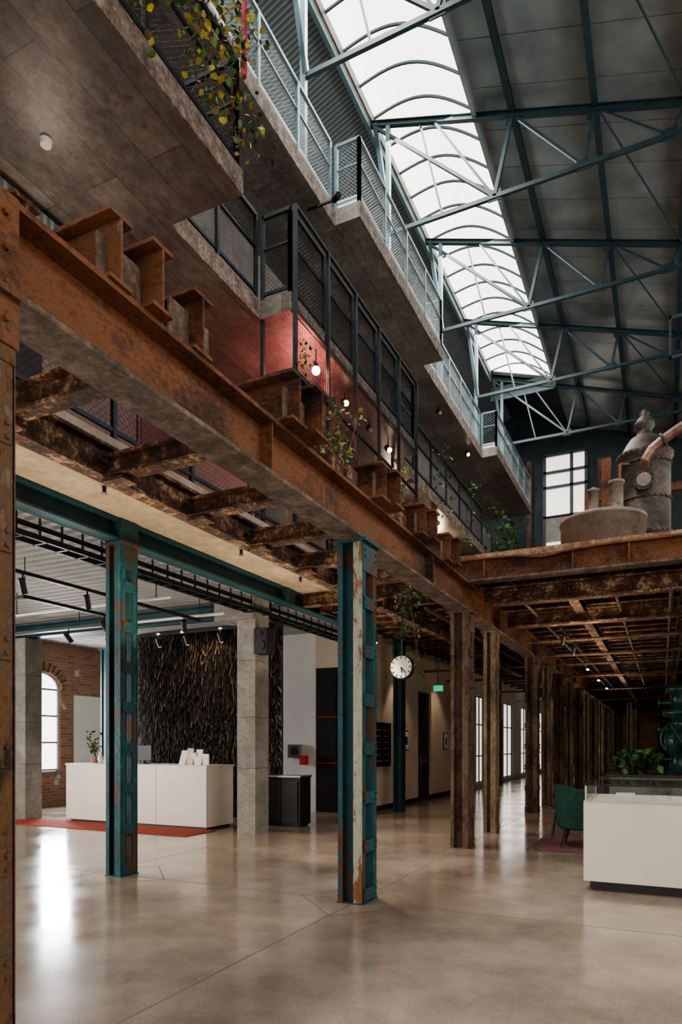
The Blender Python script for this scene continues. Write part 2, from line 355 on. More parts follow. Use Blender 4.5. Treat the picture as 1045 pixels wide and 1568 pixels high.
for a,b in zip(xs[:-1],xs[1:]):
    bend=lambda x:.07*math.exp(-((x+1.5)/.35)**2)
    for (z0,z1,yy0,yy1,k) in ((4.14,4.165,-.12,.12,'rust'),(3.835,3.865,-.12,.12,'rustflange'),(3.86,4.15,-.01,.01,'rust')):
        za=-bend(a) if z0>4.1 else 0; zb=-bend(b) if z0>4.1 else 0
        y=9.62
        mb.add([(a,y+yy0,z0+za),(b,y+yy0,z0+zb),(b,y+yy1,z0+zb),(a,y+yy1,z0+za),(a,y+yy0,z1+za),(b,y+yy0,z1+zb),(b,y+yy1,z1+zb),(a,y+yy1,z1+za)],
              [(0,3,2,1),(4,5,6,7),(0,1,5,4),(1,2,6,5),(2,3,7,6),(3,0,4,7)],k)
for x in (-2.3,-1.1,-.4,.6,1.5): mb.box(x-.01,x+.01,9.51,9.61,3.86,4.13,'rust')
mb.build('rusty_crossbeam')
mb=MB(); mb.ibeam((-2.4,9.98,3.68),(6.9,9.98,3.68),.2,.26,'rustdark',.025,.015); mb.ibeam((-2.4,11.6,3.6),(6.9,11.6,3.6),.2,.24,'rustdark',.025,.015); mb.build('rusty_lower_crossbeam')
mb=MB(); mb.box(-4.42,7,9.8,60,4.07,4.3,'jack'); mb.build('ceiling_jack_arch')
mb=MB()
y=10.1
while y<50:
    mb.ibeam((-5.6,y,3.95),(6.9,y,3.95),.14,.22,'rustdark' ,.022,.014); y+=.62 if y<22 else 1.3
mb.build('rusty_ceiling_joists')
mb=MB()
for x in (-4.0,-1.2,.3,2.0,5): mb.ibeam((x,9.9,3.73),(x,50,3.73),.14,.2,'rustdark',.02,.014)
for x,z in ((-3.3,3.6),(-1.9,3.65),(-.6,3.62),(.1,3.55)): mb.cyl((x,9.9,z),(x,45,z),.025,'rustcol',8)
mb.build('rusty_ceiling_girders')
mb=MB()
for y,z,x0,x1 in ((12.7,3.38,-2.3,1.5),(14.3,3.32,-2.3,2.5),(16.4,3.36,-5.5,3),(18.4,3.28,-5.5,3),(23,3.28,-5.5,4),(28.5,3.28,-5.5,4)):
    mb.cyl((x0,y,z),(x1,y,z),.03,'rustcol',8)
    for x in (x0+.3,x0+(x1-x0)*.6,x1-.3): mb.cyl((x,y,z),(x,y,3.64),.008,'black',6)
mb.build('service_pipes')

# ------------------------------------------------------------------ slabs
def slab(name,z0,z1,xin,segs,ku,ke):
    mb=MB()
    for (ya,yb,x) in segs:
        mb.box(xin,x-.02,ya,yb,z0,z1,ku); mb.box(x-.02,x,ya,yb,z0-.0,z1,ke)
    return mb.build(name)
mb=MB(); mb.box(-13.5,-4.6,-2,30,4.06,4.34,'concwarm'); mb.build('floor_mezzanine')
slab('floor_upper_gallery',7.3,7.55,-8,[(-2,5.96,-4.0),(5.96,7.8,-4.96),(7.8,12.8,-4.48),(12.8,20.5,-4.96)],'concdark','concedge')
slab('floor_top_gallery',10.35,10.62,-8.5,[(-2,10.3,-5.05),(10.3,15,-4.58),(15,20.6,-5.05),(20.6,26.5,-4.58)],'concdark','concedge')
mb=MB()
mb.box(-6.45,-6.0,-1,8,7.02,7.2,'corr')
for y in (0,2,4,6,7.8): mb.box(-6.24,-6.2,y,y+.03,7.2,7.3,'black')
mb.build('cable_duct')
mb=MB(); mb.box(-13.4,-5.9,-2,13.3,4.0,4.055,'ceilgrey')
y=-2
while y<13.2: mb.box(-13.4,-5.9,y,y+.07,3.97,4.0,'ceilgrey'); y+=.18
mb.build('ceiling_corrugated')
for y in (3.2,5.0,7.4,9.0):
    mb=MB(); mb.cyl((-5.0,y,4.06),(-5.0,y,3.99),.02,'black',10); mb.cyl((-5.0,y,3.985),(-5.0,y,3.99),.035,'chrome',12); mb.build('sprinkler_head')

# railings
railing('mesh_railing',[(-4.05,-1),(-4.05,5.9),(-4.93,5.9)],7.55,1.15,'blackrail','black',1.3,mesh=.05)
railing('mesh_railing',[(-5.0,6.0),(-5.0,7.75)],7.55,1.15,'blackrail','black',1.0,mesh=.05)
railing('mesh_railing',[(-4.95,7.85),(-4.52,7.85),(-4.52,12.75),(-4.95,12.75)],7.55,1.15,'blackrail','black',1.0,mesh=.06)
railing('mesh_railing',[(-5.0,12.9),(-5.0,20.4)],7.55,1.15,'blackrail','black',1.2,mesh=.08)
railing('mesh_railing',[(-5.1,-1),(-5.1,10.2)],10.62,1.1,'bluerail','bluemesh',1.15,mesh=.06,kick='whitepaint',pw=.055)
railing('mesh_railing',[(-5.05,10.35),(-4.62,10.35),(-4.62,14.95),(-5.05,14.95)],10.62,1.1,'bluerail','bluemesh',1.15,mesh=.06,kick='whitepaint',pw=.055)
railing('mesh_railing',[(-5.1,15.05),(-5.1,20.5)],10.62,1.1,'bluerail','bluemesh',1.15,mesh=.08,kick='whitepaint',pw=.055)
railing('mesh_railing',[(-5.05,20.65),(-4.62,20.65),(-4.62,26.4)],10.62,1.1,'bluerail','bluemesh',1.15,mesh=.09,kick='whitepaint',pw=.055)
railing('mesh_railing',[(-4.68,-1),(-4.68,28)],4.36,1.1,'blackrail','black',1.15,mesh=.07)
railing('mesh_railing',[(-6.3,-1),(-6.3,20)],10.62,1.9,'bluerail','bluemesh',2.3,mesh=.10)
mb=MB()
ys=[7.85+.98*i for i in range(6)]
for y in ys: mb.bar((-4.44,y,4.36),(-4.44,y,8.72),.05,.05,'blackrail')
for z in (5.6,6.5,7.3,8.72): mb.bar((-4.44,7.85,z),(-4.44,12.75,z),.04,.04,'blackrail')
for x in (-4.95,): mb.bar((x,7.85,4.36),(x,7.85,8.72),.05,.05,'blackrail'); mb.bar((x,12.75,4.36),(x,12.75,8.72),.05,.05,'blackrail')
y=7.9
while y<12.75: mb.wire((-4.42,y,4.4),(-4.42,y,7.5),.0025,'black'); y+=.06
z=4.45
while z<7.5: mb.wire((-4.42,7.85,z),(-4.42,12.75,z),.0025,'black'); z+=.06
mb.build('mesh_stair_cage')
mb=MB()
for (x,y,z) in ((-3.97,5.93,8.5),(-3.97,4.77,8.3)): mb.bar((x,y,z),(x,y,10.34),.045,.045,'magenta')
mb.build('magenta_gallery_posts')

# ------------------------------------------------------------------ walls
mb=MB()
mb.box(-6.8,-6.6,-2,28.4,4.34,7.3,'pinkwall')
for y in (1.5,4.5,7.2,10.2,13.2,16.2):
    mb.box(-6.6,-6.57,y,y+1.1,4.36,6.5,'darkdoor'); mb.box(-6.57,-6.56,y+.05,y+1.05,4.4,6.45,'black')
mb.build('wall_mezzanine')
mb=MB()
mb.box(-6.8,-6.6,-2,28.4,7.55,10.35,'conc'); mb.build('wall_upper_gallery')
mb=MB(); mb.box(-8.6,-8.5,-2,28.4,10.3,14.4,'corr'); mb.build('wall_top_gallery')
mb=MB(); mb.box(-13.7,-6,28.4,28.6,4.3,15.3,'roofdark'); mb.box(-6,7.2,28.4,28.6,4.3,15.3,'roofdark'); mb.build('wall_end_atrium')
mb=MB(); mb.box(7,7.2,-6,62,0,11.5,'brick'); mb.build('wall_right')
mb=MB(); mb.box(-13.7,7.2,60,60.2,0,4.3,'brickx'); mb.box(-2.0,-.4,58,58.1,0,3.2,'brickx'); mb.build('wall_far')
mb=MB()
wy0,wy1,ws,wt=10.95,12.05,.85,2.85
mb.box(-13.7,-13.5,-6,wy0,0,4.06,'brick'); mb.box(-13.7,-13.5,wy1,60,0,4.06,'brick'); mb.box(-13.7,-13.5,wy0,wy1,0,ws,'brick')
mb.box(-13.5,-13.47,12.45,14.3,0,2.75,'whitepaint')
n=16
for i in range(n):
    a=wy0+(wy1-wy0)*i/n;b=wy0+(wy1-wy0)*(i+1)/n; t=((a+b)/2-(wy0+wy1)/2)/((wy1-wy0)/2); z=wt+.42*math.sqrt(max(0,1-t*t))
    mb.box(-13.7,-13.5,a,b,z,4.06,'brick')
mb.build('wall_left')
def arch_window(x,y0,y1,zs,zt,nm):
    mb=MB(); mb.box(x-.03,x-.02,y0,y1,zs,zt+.42,'winglass')
    for y in (y0+.03,(y0+y1)/2,y1-.03): mb.box(x-.02,x+.03,y-.025,y+.025,zs,zt+(.38 if y0+.1<y<y1-.1 else .03),'whitepaint')
    for z in (zs+.03,zs+.7,zs+1.35,zt): mb.box(x-.02,x+.025,y0,y1,z-.02,z+.02,'conc')
    for i in range(12):
        t0=math.pi*i/12;t1=math.pi*(i+1)/12;yc=(y0+y1)/2;w=(y1-y0)/2-.02
        mb.bar((x,yc+w*math.cos(t0),zt+.4*math.sin(t0)),(x,yc+w*math.cos(t1),zt+.4*math.sin(t1)),.05,.05,'whitepaint')
    mb.box(x-.05,x+.12,y0-.05,y1+.05,zs-.05,zs,'conc')
    return mb.build(nm)
arch_window(-13.58,wy0,wy1,ws,wt,'window_1')
mb=MB()
for i in range(14):
    t=math.pi*(i+.5)/14; yc=(wy0+wy1)/2; cy=yc+.66*math.cos(t); cz=wt+.53*math.sin(t)
    mb.obox((-13.47,cy,cz),(.03,0,0),Vector((0,math.cos(t),math.sin(t)))*.12,Vector((0,-math.sin(t),math.cos(t)))*.045,'jack')
mb.build('trim_1')
mb=MB()
mb.box(-13.5,-10.9,14.3,14.4,0,4.06,'whitepaint')
mb.box(-10.9,-7.0,13.3,13.42,0,4.06,'whitepaint'); mb.box(-7.0,-5.8,13.3,13.42,3.2,4.06,'beige')
mb.box(-5.92,-5.8,13.3,16.8,0,4.06,'beige'); mb.box(-5.92,-5.8,16.8,17.9,2.9,4.06,'beige'); mb.box(-5.92,-5.8,17.9,22.6,0,4.06,'beige')
mb.box(-5.92,-5.8,22.6,60,0,.15,'whitepaint');mb.box(-5.92,-5.8,22.6,60,3.2,4.06,'whitepaint')
ya=22.6
wins=[]
for y,wd in ((22.9,1.1),(24.9,.9),(27.3,1.8),(31,1.8),(36,2),(42,2),(50,3)):
    mb.box(-5.92,-5.8,ya,y,.15,3.2,'whitepaint'); wins.append((y,y+wd)); ya=y+wd
mb.box(-5.92,-5.8,ya,60,.15,3.2,'whitepaint')
mb.build('wall_partition')
for i,(a,b_) in enumerate(wins):
    mb=MB(); mb.box(-5.89,-5.87,a,b_,.15,3.2,'farglass')
    for y in (a+.03,(a+b_)/2,b_-.03): mb.box(-5.87,-5.83,y-.03,y+.03,.15,3.2,'truss')
    for z in (.18,1.1,2.2,3.17): mb.box(-5.87,-5.83,a,b_,z-.02,z+.02,'truss')
    mb.build('window_%d'%(i+4))
mb=MB(); 
for x0 in (-6.98,-6.4): 
    mb.box(x0,x0+.56,13.3,13.36,0,3.2,'darkdoor'); mb.box(x0+.08,x0+.48,13.285,13.3,1.2,3.0,'darkdoor'); mb.box(x0+.08,x0+.48,13.285,13.3,.1,1.0,'darkdoor')
mb.box(-7.0,-5.82,13.27,13.29,1.08,1.1,'red'); mb.box(-7.0,-5.82,13.27,13.29,2.1,2.12,'red')
mb.build('door_1')
mb=MB(); mb.box(-5.9,-5.86,16.8,17.9,0,2.9,'darkdoor'); mb.box(-5.82,-5.78,17.0,17.05,.9,1.2,'chrome'); mb.box(-5.86,-5.84,16.85,17.85,1.05,1.09,'red'); mb.build('door_2')
mb=MB(); mb.box(-5.79,-5.72,26.1,26.7,0,2.5,'red'); mb.box(-5.72,-5.69,26.2,26.25,1,1.2,'chrome'); mb.build('door_3')
mb=MB(); mb.box(-5.8,-5.78,13.3,22.5,0,.12,'darkdoor'); mb.build('baseboard_left')

# ------------------------------------------------------------------ roof
chord=lambda x:13.9-.33*(x+2.68)
def slopebox(mb,x0,x1,z0,z1,y0,y1,t,k):
    mb.add([(x0,y0,z0),(x1,y0,z1),(x1,y1,z1),(x0,y1,z0),(x0,y0,z0+t),(x1,y0,z1+t),(x1,y1,z1+t),(x0,y1,z0+t)],
      [(0,3,2,1),(4,5,6,7),(0,1,5,4),(1,2,6,5),(2,3,7,6),(3,0,4,7)],k)
mb=MB()
XR=-3.45; XL=-5.72
for i in range(36):
    y0=-6+i; slopebox(mb,XR,7.1,chord(XR)+.22,chord(7.1)+.22,y0+.008,y0+.992,.08,'roofr')
slopebox(mb,XR,7.1,chord(XR)+.30,chord(7.1)+.30,-6,30,.08,'roofdark')
slopebox(mb,XL,XR,chord(XL)+.22,chord(XR)+.22,24.7,28.5,.1,'roofdark')
slopebox(mb,-8.7,XL,14.0,15.1,-6,28.5,.1,'corr')
mb.build('ceiling_roof')
mb=MB()
for x in (-2.68,-1.15,.4,2.0,4.5): mb.ibeam((x,-3,chord(x)+.12),(x,28.4,chord(x)+.12),.12,.2,'truss',.015,.01)
mb.build('roof_purlins')
mb=MB()
zl=chord(XL)+.32; zr=chord(XR)+.32
def arc(t):
    x=XL+(XR-XL)*t; z=zl+(zr-zl)*t+.40*math.sin(math.pi*t); return x,z
n=14
y0s,y1s=-3,24.65
pts=[arc(i/n) for i in range(n+1)]
mb.add([(x,y0s,z) for x,z in pts]+[(x,y1s,z) for x,z in pts],[(i,i+1,n+2+i,n+1+i) for i in range(n)],'skyglass',True)
mb.add([(x,y1s,z) for x,z in pts],[tuple(range(n+1))],'skyglass')
y=y0s
while y<=y1s+.01:
    for i in range(n): mb.bar((pts[i][0],y,pts[i][1]-.03),(pts[i+1][0],y,pts[i+1][1]-.03),.035,.045,'truss')
    y+=.79
mb.box(XL-.06,XL+.02,y0s,y1s,zl-.45,zl+.02,'bluerail'); mb.box(XR-.02,XR+.06,y0s,y1s,zr-.35,zr+.02,'roofr')
mb.box(XL,XR,y1s,y1s+.06,zr-.4,zr+.1,'truss')
mb.box(XL+.03,XL+.06,y0s,y1s,zl-.30,zl-.27,'rust')
mb.build('barrel_skylight')
mb=MB()
ZT=12.4
mb.ibeam((-5.75,0,chord(-5.75)),(7,0,chord(7)),.1,.12,'truss',.015,.02)
mb.bar((-5.3,0,ZT),(1.85,0,ZT),.07,.08,'truss')
def tz(x): return (x,0,ZT)
def cz(x): return (x,0,chord(x))
for a,b,w in ((tz(-3.03),cz(-2.68),.07),(cz(-5.7),tz(-3.03),.06),(tz(-4.1),cz(-4.6),.04),(cz(-2.68),tz(-1.35),.05),(tz(-1.35),cz(-1.15),.06),(cz(-1.15),tz(.1),.04),(tz(.1),cz(.4),.05),(cz(-4.3),tz(-3.03),.04),(tz(-5.25),cz(-5.6),.09)):
    mb.bar(a,b,w,w,'truss',up=(0,1,0))
for x in (-3.03,-1.35,.1): mb.box(x-.13,x+.13,-.012,.012,ZT-.08,ZT+.13,'truss')
for x in (-2.68,-1.15,.4): mb.box(x-.13,x+.13,-.012,.012,chord(x)-.16,chord(x)+.02,'truss')
t0=mb.build('roof_truss',(0,0,0),(0,5.9,0))
for y in (9.65,13.4,17.15,20.9,24.65): inst(t0,(0,y,0))
mb=MB()
for y0,y1 in ((9.65,13.4),(13.4,17.15),(17.15,20.9),(20.9,24.65)):
    mb.cyl((-1.1,y0,chord(-1.1)),(.4,y1,chord(.4)),.02,'truss',6)
mb.build('roof_bracing_rods')
mb=MB()
for y in (9.65,13.4,17.15,20.9,24.65): mb.bar((-5.3,y,10.62),(-5.3,y,14.7),.09,.09,'bluerail')
mb.build('gallery_roof_posts')
mb=MB()
mb.box(-4.35,-2.75,28.3,28.36,9.0,13.2,'farglass')
for x in (-4.35,-3.3,-2.75): mb.box(x-.06,x+.06,28.2,28.32,9,13.2,'truss')
for z in (9,10.7,11.9,12.5,13.2): mb.box(-4.4,-2.7,28.2,28.32,z-.05,z+.05,'truss')
mb.box(-4.3,-3.3,28.2,28.3,9.7,10.7,'conc')
mb.build('window_3')
mb=MB(); 
for x,z in ((-4.9,13),(-2.2,12.6),(-.9,11.5)): mb.box(x-.1,x+.1,27.9,28.2,4.3,z,'rustcol')
mb.build('end_wall_posts')

# ------------------------------------------------------------------ reception
mb=MB()
mb.box(-10.6,-7.22,9.62,10.42,.04,1.10,'whitelac'); mb.box(-10.55,-7.27,9.68,10.36,0,.04,'darkdoor')
mb.box(-10.6,-7.22,9.60,9.615,.05,1.10,'whitelac'); mb.box(-10.62,-7.2,9.59,10.44,1.10,1.13,'whitelac')
for x in (-8.35,): mb.box(x,x+.006,9.597,9.603,.06,1.1,'conc')
mb.build('reception_desk')
mb=MB(); mb.box(-11.5,-7.0,8.75,9.58,0.001,.012,'redmat'); mb.build('red_carpet')
mb=MB()
mb.box(-10.6,-6.9,11.65,11.7,0,3.98,'darkdoor')
x=-10.6
while x<-6.95:
    z=.3+R()*.2
    while z<3.98:
        L=U(.18,.34); tilt=U(.03,.12)
        dx=U(-.03,.03)+.045
        c=Vector((x+U(-.01,.01),11.63-tilt/2,min(z,3.95-L/2)))
        d=Vector((dx,-tilt,-L/2)); 
        mb.obox(c,d,Vector((.012,0,0)),Vector((0,.004,.001)),'shingle')
        z+=L*.42
    x+=.036
mb.build('feathered_wood_wall_panel')
def pillar(x,y,w,d,h,k='conc',nm='concrete_pillar'):
    mb=MB(); mb.box(x-w/2,x+w/2,y-d/2,y+d/2,0,h,k)
    for z in (1.1,1.95,2.9): mb.box(x-w/2-.002,x+w/2+.002,y-d/2-.002,y+d/2+.002,z,z+.01,'joint')
    mb.box(x-w/2-.005,x+w/2+.005,y-d/2-.004,y+d/2,h-.6,h-.58,'conc')
    return mb.build(nm)
pillar(-6.3,9.68,.36,.42,3.6); pillar(-11.75,9.65,.36,.4,3.65,'conc')
mb=MB(); mb.box(-6.9,-6.12,9.4,9.9,3.6,3.97,'conc'); mb.build('trim_2')
mb=MB(); mb.box(-6.1,-5.86,9.4,9.66,3.0,3.42,'black'); mb.box(-6.12,-6.1,9.5,9.56,3.15,3.3,'black'); mb.cyl((-5.98,9.4,3.13),(-5.98,9.385,3.13),.09,'darkdoor',16); mb.cyl((-5.98,9.4,3.33),(-5.98,9.385,3.33),.04,'darkdoor',16); mb.build('wall_speaker')
mb=MB(); 
mb.box(-6.75,-5.95,10.7,11.1,.03,.9,'black')
for x in (-6.7,-6.34): mb.box(x,x+.34,10.68,10.7,.08,.84,'darkdoor')
mb.box(-6.77,-5.93,10.67,11.12,.9,.93,'chrome'); mb.box(-6.7,-6.0,10.72,11.1,0,.03,'black'); mb.build('black_cabinet')
mb=MB(); mb.box(-7.65,-7.35,13.18,13.29,1.2,1.5,'chrome'); mb.cyl((-7.5,13.17,1.35),(-7.5,13.18,1.35),.09,'darkdoor',20); mb.box(-7.3,-7.18,13.1,13.29,1.05,1.25,'red'); mb.build('fire_hose_box')
mb=MB()
for i,(x,h) in enumerate(((-10.05,.22),(-9.9,.12),(-9.78,.2))): mb.lathe((x,9.95,1.13),[(.04,0),(.06,h*.4),(.03,h*.8),(.035,h)],'whitelac',14)
mb.build('ceramic_vase_group')
mb=MB(); mb.lathe((-10.35,10.1,1.13),[(.07,0),(.09,.12),(.08,.14)],'terracotta',16); 
for i in range(16):
    a=U(0,6.3); p=Vector((-10.35,10.1,1.25)); q=p+Vector((math.cos(a)*U(.05,.2),math.sin(a)*U(.05,.2),U(.2,.55))); mb.wire(p,q,.003,'stem'); leaves(mb,[q,(p+q)/2],8,.05,.05,['leaf','leafd'])
mb.build('potted_plant')
mb=MB()
for x,h,t in ((-7.95,.26,.05),(-7.8,.3,.02),(-7.72,.22,-.02),(-7.6,.28,.03),(-7.45,.2,.0)):
    mb.obox((x,9.9,1.13+h/2),(.07,0,0),(0,.012,0),(0,t,h/2),'whitepaint' if R()>.4 else 'beige')
mb.build('brochure_display')
mb=MB(); mb.box(-9.3,-8.85,10.05,10.07,1.2,1.48,'black'); mb.box(-9.1,-9.05,10.06,10.09,1.13,1.25,'black'); mb.box(-9.18,-8.97,10.0,10.15,1.13,1.14,'black'); mb.build('computer_monitor')
mb=MB()
for x,z in ((-6.05,3.72),(-6.25,3.72),(-6.15,3.86)):
    mb.box(x-.015,x+.015,-1,13,z-.03,z+.03,'black')
y=-.8
while y<13: mb.box(-6.27,-6.03,y,y+.03,3.69,3.71,'black'); mb.box(-6.16,-6.14,y,y+.02,3.7,3.97,'black'); y+=.3
mb.build('cable_tray')
def track(name,pts,z,spots,zt=3.97):
    mb=MB()
    for a,b in zip(pts[:-1],pts[1:]): mb.bar((a[0],a[1],z),(b[0],b[1],z),.045,.045,'black')
    for a in pts: mb.bar((a[0],a[1],z),(a[0],a[1],zt),.01,.01,'black')
    for (x,y,dx,dy) in spots:
        mb.cyl((x,y,z),(x,y,z-.12),.012,'black'); c=Vector((x,y,z-.16)); d=Vector((dx,dy,-.9)).normalized()
        mb.cyl(c-d*.09,c+d*.09,.04,'black',14); mb.cyl(c+d*.09,c+d*.093,.032,'bulb',14)
    mb.build(name)
track('track_lighting',[(-11.6,6.2),(-7.6,6.2),(-7.6,8.2),(-11.6,8.2),(-11.6,6.2)],3.45,[(-7.6,7.6,.2,.6),(-9,8.2,.1,.8)])
track('track_lighting',[(-6.9,4.2),(-6.9,9.0)],3.55,[(-6.9,5.6,-.3,.5),(-6.9,6.6,-.3,.5),(-6.9,8.6,-.3,.5)])
track('track_lighting',[(-10.5,10.55),(-6.8,10.55)],3.7,[(-9.9,10.55,0,.45),(-9.1,10.55,0,.45),(-8.4,10.55,0,.45),(-7.6,10.55,0,.45)])
track('track_lighting',[(-5.1,9.9),(-5.1,20)],3.72,[(-5.1,10.6,.3,-.6),(-5.1,12.2,.3,-.6),(-5.1,15,-.7,.1),(-5.1,18,-.7,.1)],3.84)
track('track_lighting',[(-1.6,12.0),(-1.6,30)],3.52,[(-1.6,12.5,-.3,.6),(-1.6,14,-.3,.5),(-1.6,17,-.2,-.5),(-1.6,20,-.2,-.5),(-1.6,23,-.2,-.5)],3.84)
mb=MB(); mb.cyl((-12.8,7.6,3.6),(-6.35,7.6,3.6),.02,'whitepaint',8); mb.cyl((-12.8,8.9,3.6),(-6.35,8.9,3.6),.025,'whitepaint',8)
for x in (-12.5,-9.5,-6.6):
    for y in (7.6,8.9): mb.cyl((x,y,3.6),(x,y,3.97),.008,'black',6)
mb.build('conduit_pipes')
mb=MB(); mb.box(-11.95,-11.7,12.0,12.04,3.2,3.45,'exit'); mb.bar((-11.82,12.02,3.45),(-11.82,12.02,3.97),.01,.01,'black'); mb.build('exit_sign')
mb=MB(); mb.box(-5.45,-5.2,17.0,17.04,2.9,3.05,'exit'); mb.bar((-5.33,17.02,3.05),(-5.33,17.02,3.84),.01,.01,'black'); mb.build('exit_sign')
mb=MB(); mb.box(-5.798,-5.76,13.7,14.75,1.0,2.0,'black')
for i in range(6):
    for j in range(2): mb.box(-5.765,-5.757,13.8+j*.5,14.1+j*.5+U(-.05,.05),1.12+i*.14,1.14+i*.14,'conc')
mb.build('directory_board')
for y in (15.6,19.0,20.0):
    mb=MB(); mb.box(-5.798,-5.77,y,y+.4,1.35,1.85,'black'); mb.box(-5.772,-5.765,y+.03,y+.37,1.38,1.82,'whitepaint'); mb.box(-5.767,-5.76,y+.12,y+.28,1.5,1.7,'machine'); mb.build('picture_frame')
mb=MB(); cx,cy,cz_=-3.57,9.6,2.67
mb.cyl((cx,cy-.045,cz_),(cx,cy+.045,cz_),.185,'black',36); mb.cyl((cx,cy-.05,cz_),(cx,cy-.046,cz_),.168,'clockface',36)
for i in range(12):
    t=math.pi*i/6; mb.obox((cx+.145*math.sin(t),cy-.053,cz_+.145*math.cos(t)),Vector((math.cos(t),0,-math.sin(t)))*.006,(0,.002,0),Vector((math.sin(t),0,math.cos(t)))*.018,'black')
for t,L,w in ((2.4,.13,.006),(2.95,.09,.008)): mb.obox((cx+L/2*math.sin(t),cy-.056,cz_+L/2*math.cos(t)),Vector((math.cos(t),0,-math.sin(t)))*w,(0,.002,0),Vector((math.sin(t),0,math.cos(t)))*L/2,'black')
mb.cyl((cx,cy,cz_+.18),(cx,cy,3.86),.014,'black'); mb.build('hanging_clock')
mb=MB(); P=[(cx+U(-.05,.25),cy-.1+U(-.1,.1),U(2.95,3.85)) for _ in range(10)]+[(cx+.3,cy,2.6),(cx+.25,cy,2.75)]
for p in P: mb.wire(p,(cx+.1,cy,3.84),.003,'stem')
leaves(mb,P,130,.1,.07,['leafd','leafd','leaf']); mb.build('hanging_vine')

# ------------------------------------------------------------------ right counter
mb=MB()
mb.box(-.74,2.6,7.35,8.5,.10,.90,'whitelac'); mb.box(-.68,2.5,7.42,8.4,0,.10,'darkdoor')
mb.box(-.74,2.6,7.335,7.35,.10,.90,'whitelac')
mb.box(-.74,2.6,7.34,8.5,.90,.92,'beige')
mb.box(-.72,2.58,7.36,7.366,.92,1.08,'glass'); mb.box(-.72,2.58,8.47,8.476,.92,1.08,'glass'); mb.box(-.72,-.714,7.366,8.47,.92,1.08,'glass')
mb.box(-.73,2.59,7.35,8.49,1.08,1.09,'glass')
for y in (7.36,8.47): mb.box(-.728,-.712,y-.008,y+.008,.92,1.09,'chrome')
mb.box(-.73,2.59,7.345,7.36,1.075,1.095,'black'); mb.box(-.735,-.72,7.35,8.49,1.075,1.095,'black'); mb.box(-.73,2.59,8.48,8.495,1.075,1.095,'black')
for i in range(14): 
    x=U(-.6,2.3);y=U(7.5,8.3); mb.box(x,x+U(.1,.25),y,y+U(.08,.15),.92,.92+U(.01,.05),'whitepaint')
mb.build('display_counter')
mb=MB(); mb.box(-1.75,-.2,9.75,11.1,0.001,.014,'rug'); mb.build('persian_rug')
mb=MB(); ax,ay=-1.06,10.4
nA=18
vs=[];fs=[]
for j in range(8):
    z=.30+.62*j/7
    for i in range(nA+1):
        t=-1.9+3.8*i/nA; fall=1-.35*(abs(t)/1.9)**2*(j/7); r=.36+.05*(j/7)
        zz=.30+(z-.30)*fall
        vs.append((ax-r*math.cos(t+.6),ay-r*math.sin(t+.6),zz))
for j in range(7):
    for i in range(nA): a=j*(nA+1)+i; fs.append((a,a+1,a+nA+2,a+nA+1))
mb.add(vs,fs,'green',True)
vs2=[(ax+(x-ax)*.84,ay+(y-ay)*.84,z) for x,y,z in vs]; mb.add(vs2,[tuple(reversed(f)) for f in fs],'green',True)
top=[7*(nA+1)+i for i in range(nA+1)]
mb.add([vs[i] for i in top]+[vs2[i] for i in top],[(i,i+1,nA+2+i,nA+1+i) for i in range(nA)],'green')
for i in (0,nA):
    col=[j*(nA+1)+i for j in range(8)]; mb.add([vs[c] for c in col]+[vs2[c] for c in col],[(c,c+1,9+c,8+c) for c in range(7)],'green')
mb.lathe((ax,ay,0),[(.01,.28),(.33,.28),(.36,.34),(.35,.44),(.30,.47),(.01,.475)],'green',26)
for sx,sy in ((-1,-1),(1,-1),(1,1),(-1,1)): mb.cyl((ax+sx*.2,ay+sy*.2,.3),(ax+sx*.28,ay+sy*.28,.015),.02,'black',8,.012)
mb.build('green_armchair')
mb=MB(); sx,sy=-1.55,11.3
mb.cyl((sx,sy,.48),(sx,sy,.5),.18,'black',24); 
for a in (0,2.1,4.2): mb.cyl((sx,sy,.48),(sx+.15*math.cos(a),sy+.15*math.sin(a),.0),.01,'black')
mb.build('side_table')
mb=MB(); mb.box(-.75,1.6,11.2,11.6,0,1.0,'tank'); mb.box(-.78,1.63,11.17,11.63,1.0,1.04,'darkdoor')
mb.build('planter_box')
mb=MB(); P=[(U(-.7,-.1),11.4+U(-.12,.12),1.12+U(0,.25)) for _ in range(18)]
for p in P: mb.wire((-.4,11.4,1.04),p,.004,'stem')
leaves(mb,P,220,.06,.12,['leafd','leafd','leaf']); mb.build('potted_plant')
mb=MB(); gx,gy=.24,12.6
mb.box(gx-.35,gx+.45,gy-.3,gy+.3,0,.95,'machine')
mb.lathe((gx,gy,.95),[(.26,0),(.26,.06),(.14,.12),(.12,.4),(.2,.46),(.22,.62),(.2,.78),(.1,.84),(.1,1.0),(.24,1.04),(.24,1.12),(.12,1.16),(.13,1.4),(.2,1.45),(.2,1.5),(.01,1.6)],'machine',20)
for z in (1.25,1.75,2.2):
    mb.cyl((gx-.3,gy,z),(gx+.4,gy,z),.05,'machine',12); mb.cyl((gx-.32,gy,z),(gx-.29,gy,z),.12,'machine',16); mb.cyl((gx+.36,gy,z),(gx+.4,gy,z),.12,'machine',16)
for i in range(16):
    a=math.pi*i/8;b=math.pi*(i+1)/8; mb.cyl((gx+.0+.28*math.cos(a),gy-.35,1.6+.28*math.sin(a)),(gx+.28*math.cos(b),gy-.35,1.6+.28*math.sin(b)),.018,'machine',6)
for i in range(3): a=math.pi*i/3; mb.cyl((gx-.28*math.cos(a),gy-.35,1.6-.28*math.sin(a)),(gx+.28*math.cos(a),gy-.35,1.6+.28*math.sin(a)),.012,'machine',6)
mb.cyl((gx,gy-.35,1.6),(gx,gy,1.6),.03,'machine'); mb.build('cast_iron_machine')

